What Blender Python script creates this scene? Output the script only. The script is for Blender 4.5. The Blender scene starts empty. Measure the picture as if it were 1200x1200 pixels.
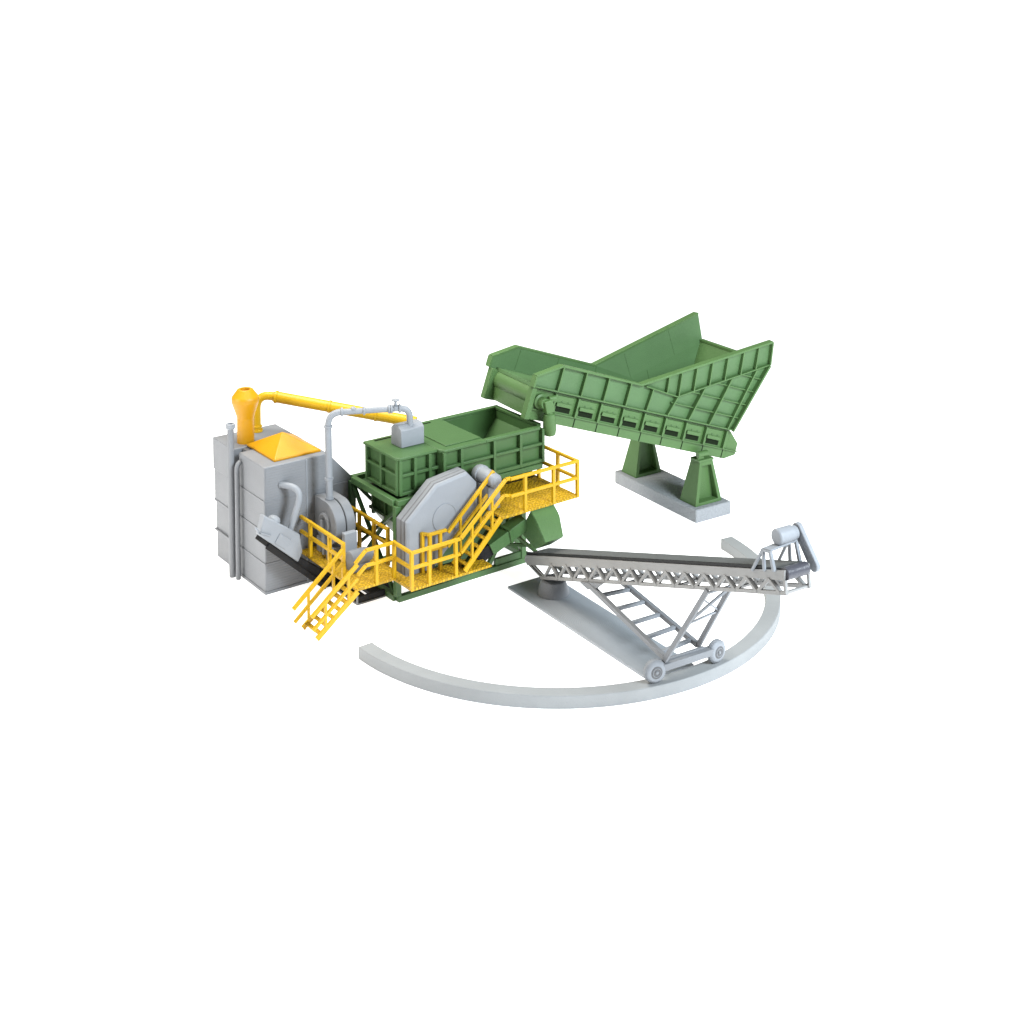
import bpy, bmesh, math, random
from mathutils import Vector, Matrix
random.seed(7)
S = bpy.context.scene
COL = S.collection

# ------------------------------------------------------------------ camera
F, CY, PITCH, ROLL, YAW = 1629.0, 64.56, 0.0551, -0.0034, 0.93314     # measured from the photograph (1200 px)
cd = bpy.data.cameras.new('camera'); cam = bpy.data.objects.new('camera', cd); COL.objects.link(cam)
fw = Vector((math.cos(YAW), math.sin(YAW), 0)); rt = Vector((math.sin(YAW), -math.cos(YAW), 0)); up = Vector((0, 0, 1))
f2 = fw*math.cos(PITCH) - up*math.sin(PITCH); u2 = up*math.cos(PITCH) + fw*math.sin(PITCH)
rr = rt*math.cos(ROLL) + u2*math.sin(ROLL); uu = u2*math.cos(ROLL) - rt*math.sin(ROLL)
m = Matrix((rr, uu, -f2)).transposed().to_4x4(); m.translation = Vector((-13.969, -17.796, 10.19))
cam.matrix_world = m
cd.sensor_width = 36; cd.lens = 36*F/1200; cd.shift_x = 0; cd.shift_y = -(600 - CY)/1200
cd.clip_start = .1; cd.clip_end = 3000
S.camera = cam

# ------------------------------------------------------------------ light: white studio with soft boxes
W = bpy.data.worlds.new('World'); S.world = W; W.use_nodes = True
W.node_tree.nodes['Background'].inputs[0].default_value = (1, 1, 1, 1)
W.node_tree.nodes['Background'].inputs[1].default_value = .15
def softbox(name, loc, target, size, power, col):
    l = bpy.data.lights.new(name, 'AREA'); l.shape = 'RECTANGLE'; l.size, l.size_y = size; l.energy = power; l.color = col
    o = bpy.data.objects.new(name, l); COL.objects.link(o); o.location = loc
    o.rotation_euler = (Vector(target) - Vector(loc)).to_track_quat('-Z', 'Y').to_euler()
    return o
softbox('key_softbox', (4, -20, 15), (0, .5, .8), (8, 8), 6600, (.84, .93, 1))
softbox('top_softbox', (-3, 5, 13), (0, 1, 0), (7, 7), 1750, (1, .97, .90))
softbox('left_softbox', (-9.5, 4.5, 3.5), (-3.8, 3.5, 1), (3, 3), 190, (1, .97, .92))
S.view_settings.view_transform = 'Standard'; S.view_settings.look = 'None'
S.view_settings.exposure = .75; S.view_settings.gamma = 1; S.view_settings.use_curve_mapping = False

# ------------------------------------------------------------------ materials
def nd(nt, t, **kw):
    n = nt.nodes.new(t)
    for k, v in kw.items(): setattr(n, k, v)
    return n
def plastic(name, col, rough=.5, spec=.35, var=.05, grain=.006, kind=None, scale=1.0):
    mt = bpy.data.materials.new(name); mt.use_nodes = True; nt = mt.node_tree; b = nt.nodes['Principled BSDF']
    b.inputs['Roughness'].default_value = rough; b.inputs['Specular IOR Level'].default_value = spec
    tc = nd(nt, 'ShaderNodeTexCoord')
    n1 = nd(nt, 'ShaderNodeTexNoise'); n1.inputs['Scale'].default_value = 2.3; n1.inputs['Detail'].default_value = 6
    nt.links.new(tc.outputs['Object'], n1.inputs['Vector'])
    r = nd(nt, 'ShaderNodeMapRange'); r.inputs[1].default_value = .3; r.inputs[2].default_value = .7
    r.inputs[3].default_value = 1-var; r.inputs[4].default_value = 1+var
    nt.links.new(n1.outputs['Fac'], r.inputs[0])
    mx = nd(nt, 'ShaderNodeVectorMath', operation='SCALE'); mx.inputs[0].default_value = [c*.77 for c in col[:3]]
    nt.links.new(r.outputs[0], mx.inputs['Scale'])
    colout = mx.outputs[0]
    n2 = nd(nt, 'ShaderNodeTexNoise'); n2.inputs['Scale'].default_value = 55; n2.inputs['Detail'].default_value = 3
    nt.links.new(tc.outputs['Object'], n2.inputs['Vector'])
    h = n2.outputs['Fac']; dist = grain
    if kind == 'tread':                                   # raised chequer-plate lozenges
        mp = nd(nt, 'ShaderNodeMapping'); mp.inputs['Rotation'].default_value = (0, 0, .785); mp.inputs['Scale'].default_value = (24, 24, 1)
        nt.links.new(tc.outputs['Object'], mp.inputs['Vector'])
        vo = nd(nt, 'ShaderNodeTexVoronoi', voronoi_dimensions='2D'); vo.inputs['Scale'].default_value = .85; vo.inputs['Randomness'].default_value = .85
        nt.links.new(mp.outputs[0], vo.inputs['Vector'])
        rm = nd(nt, 'ShaderNodeMapRange'); rm.inputs[1].default_value = .2; rm.inputs[2].default_value = .5; rm.inputs[3].default_value = 1; rm.inputs[4].default_value = 0
        nt.links.new(vo.outputs['Distance'], rm.inputs[0]); h = rm.outputs[0]; dist = .02
        rc = nd(nt, 'ShaderNodeMapRange'); rc.inputs[3].default_value = .62; rc.inputs[4].default_value = 1.08
        nt.links.new(h, rc.inputs[0])
        m2 = nd(nt, 'ShaderNodeVectorMath', operation='SCALE'); nt.links.new(colout, m2.inputs[0]); nt.links.new(rc.outputs[0], m2.inputs['Scale']); colout = m2.outputs[0]
    if kind in ('clad', 'boards'):                        # fine moulded grooves
        wv = nd(nt, 'ShaderNodeTexWave', wave_type='BANDS', bands_direction='Z' if kind == 'clad' else 'X', wave_profile='SIN')
        wv.inputs['Scale'].default_value = scale; wv.inputs['Distortion'].default_value = .15
        nt.links.new(tc.outputs['Object'], wv.inputs['Vector'])
        pw = nd(nt, 'ShaderNodeMath', operation='POWER'); pw.inputs[1].default_value = .15; nt.links.new(wv.outputs['Fac'], pw.inputs[0])
        ad = nd(nt, 'ShaderNodeMath', operation='MULTIPLY_ADD'); ad.inputs[1].default_value = .15; nt.links.new(n2.outputs['Fac'], ad.inputs[0]); nt.links.new(pw.outputs[0], ad.inputs[2])
        h = ad.outputs[0]; dist = .006
    if kind == 'rough':
        n2.inputs['Scale'].default_value = 22; n2.inputs['Detail'].default_value = 8; dist = .06
    if kind == 'rings':                                   # concentric tool marks
        wv = nd(nt, 'ShaderNodeTexWave', wave_type='RINGS', rings_direction='Z', wave_profile='SIN'); wv.inputs['Scale'].default_value = 9; wv.inputs['Distortion'].default_value = .6
        nt.links.new(tc.outputs['Object'], wv.inputs['Vector']); 
        ad = nd(nt, 'ShaderNodeMath', operation='MULTIPLY_ADD'); ad.inputs[1].default_value = .7; nt.links.new(n2.outputs['Fac'], ad.inputs[0]); nt.links.new(wv.outputs['Fac'], ad.inputs[2])
        h = ad.outputs[0]; dist = .003
    bp = nd(nt, 'ShaderNodeBump'); bp.inputs['Strength'].default_value = .7; bp.inputs['Distance'].default_value = dist
    nt.links.new(h, bp.inputs['Height']); nt.links.new(bp.outputs[0], b.inputs['Normal'])
    nt.links.new(colout, b.inputs['Base Color'])
    return mt
GREY = (.222, .231, .247)
M = dict(
    grey=plastic('grey_plastic', GREY), clad=plastic('grey_clad_plastic', (.228, .236, .25), .55, kind='clad', scale=7.0),
    lgrey=plastic('light_grey_plastic', (.285, .303, .33)), rail=plastic('rail_grey_plastic', (.315, .325, .33), .6, .3),
    slab=plastic('slab_grey_plastic', (.335, .35, .37), .65, kind='rough'), plate=plastic('plate_grey_plastic', (.36, .388, .425), .36, kind='rings'),
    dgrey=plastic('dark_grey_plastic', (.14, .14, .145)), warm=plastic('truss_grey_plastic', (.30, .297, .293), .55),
    belt=plastic('belt_grey_rubber', (.10, .105, .105), .65, .3), black=plastic('black_plastic', (.012, .012, .013), .5, .2),
    drum=plastic('drum_plastic', (.07, .07, .085), .3),
    green=plastic('green_plastic', (.064, .143, .045), .45, .4), lgreen=plastic('light_green_plastic', (.084, .174, .054), .48, .35),
    board=plastic('light_green_grooved_plastic', (.088, .178, .068), .48, .35),
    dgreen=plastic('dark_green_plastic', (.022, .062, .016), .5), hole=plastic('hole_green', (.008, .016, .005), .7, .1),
    yellow=plastic('yellow_plastic', (.60, .350, .003), .42, .35, .05), oyellow=plastic('orange_yellow_plastic', (.58, .275, .002), .4, .35, .05),
    tread=plastic('yellow_tread_plate', (.66, .385, .009), .45, .35, .05, kind='tread'),
)

# ------------------------------------------------------------------ mesh building
class MB:
    def __init__(s): s.bm = bmesh.new(); s.smooth = set()
    def poly(s, a, ext):
        """solid: polygon a (3-D points) pushed along ext"""
        ext = Vector(ext); n = len(a)
        A = [s.bm.verts.new(Vector(p)) for p in a]; B = [s.bm.verts.new(Vector(p)+ext) for p in a]
        s.bm.faces.new(A); s.bm.faces.new(B[::-1])
        for i in range(n): s.bm.faces.new((A[i], B[i], B[(i+1) % n], A[(i+1) % n]))
        return s
    def hull8(s, lo, hi):
        """frustum between two 4-gons"""
        A = [s.bm.verts.new(Vector(p)) for p in lo]; B = [s.bm.verts.new(Vector(p)) for p in hi]
        s.bm.faces.new(A[::-1]); s.bm.faces.new(B)
        for i in range(4): s.bm.faces.new((A[i], A[(i+1) % 4], B[(i+1) % 4], B[i]))
        return s
    def box(s, a, b):
        x0, y0, z0 = a; x1, y1, z1 = b
        return s.poly([(x0, y0, z0), (x1, y0, z0), (x1, y1, z0), (x0, y1, z0)], (0, 0, z1-z0))
    def beam(s, p, q, w, h=None, side=None):
        """bar of section w x h; side = direction of the width"""
        p, q = Vector(p), Vector(q); h = h or w; d = (q-p).normalized()
        if side is None: side = d.cross(Vector((0, 0, 1))) if abs(d.z) < .95 else Vector((1, 0, 0))
        side = Vector(side); side = (side - d*side.dot(d)).normalized(); u = side.cross(d).normalized()
        pts = [p+side*a*w/2+u*b*h/2 for a, b in ((-1, -1), (1, -1), (1, 1), (-1, 1))]
        return s.poly(pts, q-p)
    def tube(s, pts, r, n=16, cap=True):
        pts = [Vector(p) for p in pts]; rs = r if isinstance(r, (list, tuple)) else [r]*len(pts); rings = []
        ref = None
        for i, p in enumerate(pts):
            d = ((pts[i+1]-p) if i == 0 else (p-pts[i-1]) if i == len(pts)-1 else (pts[i+1]-pts[i]).normalized()+(pts[i]-pts[i-1]).normalized())
            if d.length < 1e-9: d = pts[-1]-pts[0]
            d.normalize()
            if ref is None:
                ref = d.cross(Vector((0, 0, 1)));
                if ref.length < .05: ref = d.cross(Vector((1, 0, 0)))
            ref = (ref - d*ref.dot(d)).normalized(); v = d.cross(ref)
            rings.append([s.bm.verts.new(p+(ref*math.cos(2*math.pi*k/n)+v*math.sin(2*math.pi*k/n))*rs[i]) for k in range(n)])
        for A, B in zip(rings, rings[1:]):
            for k in range(n): s.smooth.add(s.bm.faces.new((A[k], A[(k+1) % n], B[(k+1) % n], B[k])))
        if cap: s.bm.faces.new(rings[0][::-1]); s.bm.faces.new(rings[-1])
        return s
    def lathe(s, c, axis, prof, n=28):
        """prof: (offset along axis, radius)"""
        c = Vector(c); axis = Vector(axis).normalized()
        return s.tube_prof([c+axis*a for a, r in prof], [r for a, r in prof], axis, n)
    def tube_prof(s, pts, rs, d, n):
        ref = d.cross(Vector((0, 0, 1)))
        if ref.length < .05: ref = d.cross(Vector((1, 0, 0)))
        ref.normalize(); v = d.cross(ref); rings = []
        for p, r in zip(pts, rs): rings.append([s.bm.verts.new(p+(ref*math.cos(2*math.pi*k/n)+v*math.sin(2*math.pi*k/n))*max(r, 1e-4)) for k in range(n)])
        for A, B in zip(rings, rings[1:]):
            for k in range(n): s.smooth.add(s.bm.faces.new((A[k], A[(k+1) % n], B[(k+1) % n], B[k])))
        s.bm.faces.new(rings[0][::-1]); s.bm.faces.new(rings[-1])
        return s
    def build(s, name, mat, parent=None, bevel=.007, root=None, sharp=38):
        for f in s.smooth:
            if f.is_valid: f.smooth = True
        bmesh.ops.recalc_face_normals(s.bm, faces=s.bm.faces[:])
        o0 = ORG.get(parent.name, Vector((0, 0, 0))) if parent else Vector(root or (0, 0, 0))
        bmesh.ops.translate(s.bm, verts=s.bm.verts[:], vec=-o0)
        me = bpy.data.meshes.new(name); s.bm.to_mesh(me); s.bm.free()
        me.set_sharp_from_angle(angle=math.radians(sharp))
        o = bpy.data.objects.new(name, me); COL.objects.link(o); me.materials.append(M[mat] if isinstance(mat, str) else mat)
        if parent: o.parent = parent
        else: o.location = o0
        ORG[o.name] = o0
        if bevel:
            md = o.modifiers.new('bevel', 'BEVEL'); md.width = bevel; md.segments = 2; md.limit_method = 'ANGLE'; md.angle_limit = math.radians(35); md.harden_normals = False
        return o
ORG = {}
def tag(o, label, cat, group=None, kind=None):
    if label: o['label'] = label
    if cat: o['category'] = cat
    if group: o['group'] = group
    if kind: o['kind'] = kind
    return o
def thing(name, loc, label, cat, group=None):
    o = bpy.data.objects.new(name, None); COL.objects.link(o); o.location = loc; ORG[o.name] = Vector(loc); o.empty_display_size = .2
    return tag(o, label, cat, group)
def V(*a): return Vector(a)
def arcpts(c, u, v, r, a0, a1, n=10):
    c, u, v = Vector(c), Vector(u).normalized(), Vector(v).normalized()
    return [c+(u*math.cos(a0+(a1-a0)*i/n)+v*math.sin(a0+(a1-a0)*i/n))*r for i in range(n+1)]
def bend(p0, p1, p2, r, n=8):
    """fillet points at p1"""
    p0, p1, p2 = Vector(p0), Vector(p1), Vector(p2); a = (p0-p1).normalized(); b = (p2-p1).normalized()
    A, B = p1+a*r, p1+b*r
    return [A*(1-t)**2+p1*2*t*(1-t)+B*t*t for t in [i/n for i in range(n+1)]]

# ------------------------------------------------------------------ ground: white plane with an added glow
gm = bpy.data.materials.new('white_glow_ground'); gm.use_nodes = True
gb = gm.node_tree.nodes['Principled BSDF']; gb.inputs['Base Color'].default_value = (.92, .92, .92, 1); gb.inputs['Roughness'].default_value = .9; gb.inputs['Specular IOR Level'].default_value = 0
gb.inputs['Emission Color'].default_value = (1, 1, 1, 1); gb.inputs['Emission Strength'].default_value = .52       # glow added to wash out shadows on the white ground
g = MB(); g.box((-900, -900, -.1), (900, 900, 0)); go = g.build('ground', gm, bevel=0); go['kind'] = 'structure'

# ================================================================== curved rail
rl = MB(); n = 72; a0, a1 = math.radians(181), math.radians(352.3)
pr = [(3.5, 0), (3.745, 0), (3.745, .19), (3.5, .19)]; rings = []
for i in range(n+1):
    a = a0+(a1-a0)*i/n; rings.append([rl.bm.verts.new((r*math.cos(a), r*math.sin(a), z)) for r, z in pr])
for A, B in zip(rings, rings[1:]):
    for k in range(4):
        f = rl.bm.faces.new((A[k], A[(k+1) % 4], B[(k+1) % 4], B[k]))
rl.bm.faces.new(rings[0]); rl.bm.faces.new(rings[-1][::-1])
tag(rl.build('curved_rail', 'rail', root=(0, -3.6, 0), bevel=.012), 'pale grey half circle rail lying on the white ground under the conveyor wheels', 'rail')

# ================================================================== base plate with pivot cone
bp = thing('base_plate', (-.2, -1.4, 0), 'flat pale grey plate with a round pivot cone under the lattice conveyor', 'plate')
b = MB(); b.poly([(-.53, .52, 0), (-.72, -3.22, 0), (.11, -3.27, 0), (.34, .49, 0)], (0, 0, .045)); b.build('plate', 'plate', bp, .012)
b = MB(); b.lathe((-.075, -.14, .045), (0, 0, 1), [(0, .28), (.015, .272), (.225, .20), (.235, .16), (.22, .14)], 36); b.build('pivot_cone', 'grey', bp, .006)

# ================================================================== lattice conveyor
D = V(-.0926, -.9957, 0); N = V(.9957, -.0926, 0)
def CP(s, o, z): return D*s+N*o+V(0, 0, z)
top = lambda s: .525+.328*(s+.47)
chord = lambda s: .262+.3395*s
cv = thing('truss_conveyor', CP(1.5, 0, .04), 'grey lattice conveyor with dark belt rising from the cone to a motor, on two wheels', 'conveyor')
HW = .22
for sg in (-1, 1):
    o = sg*HW
    p = MB(); p.poly([CP(-.47, o, top(-.47)-.028), CP(5.86, o, top(5.86)-.032), CP(5.86, o, top(5.86)-.165), CP(5.3, o, top(5.3)-.155), CP(2.5, o, top(2.5)-.158), CP(-.42, o, top(-.42)-.20), CP(-.51, o, top(-.47)-.13)], N*(-sg*.035)); p.build('side_plate', 'warm', cv, .004)
    t = MB(); i_ = N*(-sg*.018)
    t.beam(CP(.0, o, chord(0)+.02)+i_, CP(5.9, o, chord(5.9)+.02)+i_, .05, .05, N)
    t.beam(CP(-.45, o, top(-.42)-.16)+i_, CP(.02, o, chord(0)+.03)+i_, .035, .035, N)
    t.beam(CP(-.3, o, top(-.3)-.16)+i_, CP(.12, o, chord(.1)+.03)+i_, .03, .03, N)
    k = 13; s0 = .1
    for j in range(k):
        sa = s0+(5.78-s0)*j/k; sb = s0+(5.78-s0)*(j+1)/k; sm = (sa+sb)/2
        t.beam(CP(sa, o, chord(sa)+.02)+i_, CP(sm, o, top(sm)-.15)+i_, .045, .042, N); t.beam(CP(sm, o, top(sm)-.15)+i_, CP(sb, o, chord(sb)+.02)+i_, .065, .045, N)
    t.beam(CP(5.86, o, top(5.86)-.16)+i_, CP(5.88, o, chord(5.88))+i_, .04, .04, N)
    t.build('lattice_side', 'warm', cv, .003)
for s in (.05, 1.2, 2.4, 3.6, 4.8, 5.86):
    c = MB(); c.beam(CP(s, -HW+.03, chord(s)+.02), CP(s, HW-.03, chord(s)+.02), .035); c.build('cross_bar', 'warm', cv, .003)
bt = MB(); bt.poly([CP(-.44, -.175, top(-.44)+.0), CP(5.80, -.175, top(5.8)-.01), CP(5.80, -.175, top(5.8)-.04), CP(-.44, -.175, top(-.44)-.04)], N*.40); bt.build('belt', 'belt', cv, .004)
e = MB(); e.beam(CP(-.47, -.19, top(-.47)-.004), CP(5.45, -.19, top(5.45)-.004), .03, .045, N); e.build('belt_edge', 'black', cv, .004)
r = MB(); r.tube([CP(5.83, -.185, top(5.83)-.085), CP(5.83, .185, top(5.83)-.085)], .085, 24); r.build('head_drum', 'drum', cv, .004)
r = MB(); r.tube([CP(-.44, -.18, top(-.44)-.07), CP(-.44, .18, top(-.44)-.07)], .06, 20); r.build('tail_drum', 'dgrey', cv, .004)
# drive motor on its bridge
br = MB(); zt = lambda o: 2.735+.07*(o+.22)/.47
br.poly([CP(5.45, -.23, 2.70), CP(5.60, -.23, 2.72), CP(5.60, .25, 2.76), CP(5.45, .25, 2.74)], (0, 0, .03))
for sg in (-1, 1):
    o = sg*.225
    zz = 2.70+(.03 if sg > 0 else 0); br.beam(CP(5.25, o, top(5.25)-.05), CP(5.45, o, zz), .035, .035, N); br.beam(CP(5.49, o, top(5.49)-.05), CP(5.46, o, zz), .038, .038, N); br.beam(CP(5.68, o, top(5.68)-.05), CP(5.60, o, zz+.02), .045, .045, N); br.beam(CP(5.43, o, zz), CP(5.62, o, zz+.025), .038, .03, N)
br.build('motor_bridge', 'lgrey', cv, .004)
mo = MB(); mo.lathe(CP(5.53, -.07, 2.86), N, [(0, .03), (.0, .09), (.02, .108), (.27, .108), (.28, .096), (.34, .09)], 28); mo.build('drive_motor', 'lgrey', cv, .006)
gd = MB(); A, B = CP(5.53, .285, 2.90), CP(5.85, .285, 2.51); dd = (B-A).normalized(); uu_ = dd.cross(N).normalized(); rr_ = .08
ga = math.atan2(1, 0)
pl = [A-dd*math.sin(t)*rr_+uu_*math.cos(t)*rr_ for t in [math.pi*i/10 for i in range(11)]]+[B+dd*math.sin(t)*rr_-uu_*math.cos(t)*rr_ for t in [math.pi*i/10 for i in range(11)]]
gd.poly(pl, N*.07); gd.build('belt_guard', 'lgrey', cv, .012)
# ladder strut, rear legs, axle, wheels
ln, lf = (CP(1.45, -.235, .72), CP(3.62, -.40, .50)), (CP(1.60, .235, .75), CP(3.47, .30, .46))
l = MB(); l.beam(*ln, .07, .075); l.beam(*lf, .07, .075); 
l.poly([CP(1.22, -.262, chord(1.22)), CP(1.85, -.262, chord(1.85)), CP(1.62, -.262, .70), CP(1.42, -.262, .64)], N*.03)
l.build('ladder_frame', 'grey', cv, .004)
for t in (.16, .355, .55, .74, .925):
    q = MB(); q.beam(ln[0].lerp(ln[1], t), lf[0].lerp(lf[1], t), .06, .05); q.build('rung', 'lgrey', cv, .004)
gN, gF = (CP(3.62, -.42, .48), CP(4.34, -.235, chord(4.34))), (CP(3.47, .30, .44), CP(4.33, .235, chord(4.33)))
for a_, b_ in (gN, gF):
    q = MB(); q.beam(a_, b_, .045, .075, N); q.build('leg', 'grey', cv, .004)
q = MB(); q.beam(gN[0].lerp(gN[1], .52), gF[0].lerp(gF[1], .56), .03, .025); q.beam(gN[0].lerp(gN[1], .95), gF[0].lerp(gF[1], .95), .03, .03); q.beam(gN[0].lerp(gN[1], .54), gF[0].lerp(gF[1], .94), .035, .035); q.beam(gN[0].lerp(gN[1], .88), gF[0].lerp(gF[1], .58), .024, .024); q.build('leg_brace', 'lgrey', cv, .003)
ax = MB(); ax.beam(CP(3.60, -.48, .39), CP(3.60, .46, .39), .13, .10); ax.beam(CP(3.56, -.40, .45), CP(3.56, .34, .45), .05, .03); ax.build('axle_beam', 'grey', cv, .006)
for sg, oo in ((-1, -.575), (1, .545)):
    c0 = CP(3.59, oo, .19+.166); rd = V(c0.x, c0.y, 0).normalized(); tg = V(-rd.y, rd.x, 0)      # the wheels run along the curved rail
    w = MB(); R = .166
    w.lathe(c0-rd*.065, rd, [(0, .09), (0, .125), (.015, .150), (.04, R), (.085, R), (.112, .150), (.13, .125), (.13, .092)], 44); wo = w.build('wheel', 'lgrey', cv, 0)
    h = MB(); h.lathe(c0+rd*.066, rd, [(-.02, .072), (.000, .072), (.008, .068), (.008, .058), (-.008, .05), (-.008, .03), (.010, .027), (.018, .018)], 28); h.build('rim', 'grey', wo, 0)
    q = MB()
    for k in range(30):                                   # tread lugs
        a = 2*math.pi*k/30; rad = tg*math.cos(a)+V(0, 0, 1)*math.sin(a); tan = -tg*math.sin(a)+V(0, 0, 1)*math.cos(a)
        q.beam(c0+rad*(R-.003)-rd*.036, c0+rad*(R-.003)+rd*.036, .012, .008, tan)
    q.build('tread', 'lgrey', wo, 0)
    ring = MB(); ring.lathe(c0+rd*.0655, rd, [(0, .090), (.004, .088), (.004, .078), (-.01, .075)], 28); ring.build('rim_gap', 'dgrey', wo, 0)

# ================================================================== grey tower
T = thing('filter_tower', (-3.05, 3.7, 0), 'tall grey clad tower with yellow pyramid hatch and yellow chimney on its roof', 'tower')
w = MB(); w.box((-3.87, 2.74, 0), (-2.66, 3.70, 2.141)); w.build('wall', 'grey', T, .02)
w = MB(); w.box((-3.845, 2.734, .06), (-2.665, 2.7395, 2.11)); w.build('cladding', 'clad', T, 0)
w = MB(); w.box((-3.845, 3.92, 0), (-2.66, 4.68, .50)); w.box((-3.85, 3.915, .50), (-2.66, 4.69, 1.03)); w.box((-3.87, 3.91, 1.03), (-2.66, 4.70, 1.58)); w.box((-3.885, 3.90, 1.58), (-2.66, 4.72, 2.138)); w.build('rear_wall', 'grey', T, .012)
for z in (.50, 1.03):
    w = MB(); w.box((-3.882, 3.905, z-.02), (-2.66, 4.70, z+.015)); w.build('ledge', 'grey', T, .006)
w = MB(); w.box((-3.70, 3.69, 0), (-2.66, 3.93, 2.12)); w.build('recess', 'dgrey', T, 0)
w = MB(); w.poly([(-3.55, 3.69, 2.12), (-2.665, 3.69, 2.12), (-2.665, 3.93, 2.12), (-3.55, 3.93, 2.12)], (0, 0, .02)); w.build('roof_strip', 'grey', T, 0)
for z in (.515, 1.05, 1.565):
    w = MB(); w.box((-3.882, 2.728, z-.012), (-2.66, 3.708, z+.012)); w.build('band', 'grey', T, .004)
for z in (.03,):
    w = MB(); w.box((-3.882, 2.728, .0), (-2.66, 3.708, .05)); w.build('plinth', 'grey', T, .006)
w = MB(); w.tube([(-3.09, 2.735, .0), (-3.09, 2.735, 2.12)], .016, 10); w.build('seam_strip', 'lgrey', T, 0)
w = MB(); w.poly([(-2.66, 2.76, 0), (-2.15, 2.76, 0), (-2.15, 2.76, 1.58), (-2.56, 2.76, 2.02), (-2.66, 2.76, 2.12)], (0, 1.9, 0)); w.build('side_hood', 'grey', T, .012)
w = MB(); w.box((-2.66, 2.748, 1.55), (-2.15, 2.762, 1.575)); w.build('side_band', 'grey', T, .003)
# roof hatch
y0, y1, x0, x1 = 2.89, 3.93, -3.61, -2.73
w = MB(); w.box((x0, y0, 2.141), (x1, y1, 2.175)); hb = w.build('hatch_rim', 'oyellow', T, .006)
w = MB(); ap = (-3.18, 3.43, 2.43)
vs = [w.bm.verts.new(p) for p in ((x0+.01, y0+.01, 2.175), (x1-.01, y0+.01, 2.175), (x1-.01, y1-.01, 2.175), (x0+.01, y1-.01, 2.175))]; va = w.bm.verts.new(ap)
w.bm.faces.new(vs[::-1])
for i in range(4): w.bm.faces.new((vs[i], vs[(i+1) % 4], va))
w.build('roof_hatch', 'oyellow', T, .01)
w = MB(); w.lathe((-3.53, 4.13, 2.13), (0, 0, 1), [(0, .148), (.02, .150), (.44, .146), (.50, .16), (.70, .228), (.73, .236), (.79, .236), (.82, .226), (.94, .135), (.945, .125), (.94, .085), (.88, .08)], 60); w.build('chimney', 'oyellow', T, 0, sharp=10)
w = MB(); w.tube([(-4.0, 3.73, 0), (-4.0, 3.73, 2.58)], .057, 20); w.build('drain_pipe', 'grey', T, .003)
w = MB(); w.lathe((-4.0, 3.73, 2.56), (0, 0, 1), [(0, .06), (.02, .08), (.09, .08), (.10, .05), (.05, .045)], 20); w.build('pipe_cap', 'lgrey', T, .003)
w = MB(); w.tube([(-3.965, 3.575, 0), (-3.965, 3.575, 1.85)]+bend((-3.965, 3.575, 1.85), (-3.965, 3.575, 2.0), (-3.80, 3.66, 2.0), .11)+[(-3.78, 3.66, 2.0)], .042, 16); w.build('drain_pipe', 'grey', T, .003)

# yellow duct from the roof to the crusher
dk = thing('duct', (-3.12, 4.52, 2.141), 'long yellow pipe bending from the grey tower roof to behind the green crusher hopper', 'pipe')
P0, P1, P2 = V(-3.12, 4.52, 2.141), V(-3.12, 4.52, 2.80), V(-1.02, 2.55, 2.40)
P1 = V(-3.13, 4.52, 2.83); dirp = (P2-P1).normalized()
pts = [P0, P0+V(0, 0, .15)]+bend(P0, P1, P2, .30)+[P1+dirp*.36, P2]
w = MB(); w.tube(pts, [.07, .07]+[.075]*9+[.10, .10], 20); w.build('pipe', 'yellow', dk, 0)
for t in (.37, 1.35, 2.2):
    w = MB(); p = P1+dirp*t; w.tube([p-dirp*.02, p+dirp*.02], .112, 20); w.build('flange', 'yellow', dk, .003)
w = MB(); w.tube([P0, P0+V(0, 0, .04)], .10, 20); w.tube([P0+V(0, 0, .08), P0+V(0, 0, .11)], .09, 20); w.build('foot_flange', 'yellow', dk, .003)

# ================================================================== waste conveyor with hood
hy0, hy1 = 2.34, 2.50
wc = thing('hooded_conveyor', (-3.4, 2.5, 0), 'black sloping belt under a light grey hood in front of the grey tower', 'conveyor')
w = MB(); w.poly([(-4.16, hy0+.03, 1.10), (-4.10, hy0+.03, 1.17), (-2.70, hy0+.03, .10), (-2.70, hy0+.03, .0), (-2.98, hy0+.03, .0), (-3.05, hy0+.03, .06)], (0, .16, 0)); w.build('belt', 'black', wc, .01)
w = MB(); w.beam((-4.02, hy0+.02, .99), (-2.95, hy0+.02, .02), .04, .09, (0, 1, 0)); w.build('side_frame', 'black', wc, .006)
hp = [(-4.09, 1.50), (-4.16, 1.22), (-3.48, .62), (-3.40, .73), (-3.41, 1.03)]
w = MB(); w.poly([(x, hy0, z) for x, z in [(-4.07, 1.51), (-4.16, 1.20), (-3.47, .585), (-3.385, .74), (-3.43, 1.045)]], (0, hy1-hy0, 0)); w.build('hood', 'lgrey', wc, .02)
w = MB(); w.poly([(-3.80, hy0-.015, 1.16), (-3.60, hy0-.015, 1.00), (-3.70, hy0-.015, .86), (-3.90, hy0-.015, 1.02)], (0, .03, 0)); w.build('hood_panel', 'lgrey', wc, .006)
w = MB(); w.beam((-4.20, hy0-.005, 1.27), (-3.97, hy0-.005, 1.16), .03, .025, (0, 1, 0)); w.beam((-4.24, hy0-.005, 1.36), (-4.15, hy0-.005, 1.24), .03, .03, (0, 1, 0)); w.build('hinge', 'lgrey', wc, .004)
w = MB(); w.lathe((-3.86, 2.47, 1.30), (.5, 0, .86), [(0, .11), (.07, .105), (.11, .075), (.125, .03)], 24); w.build('hood_dome', 'lgrey', wc, 0)
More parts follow.
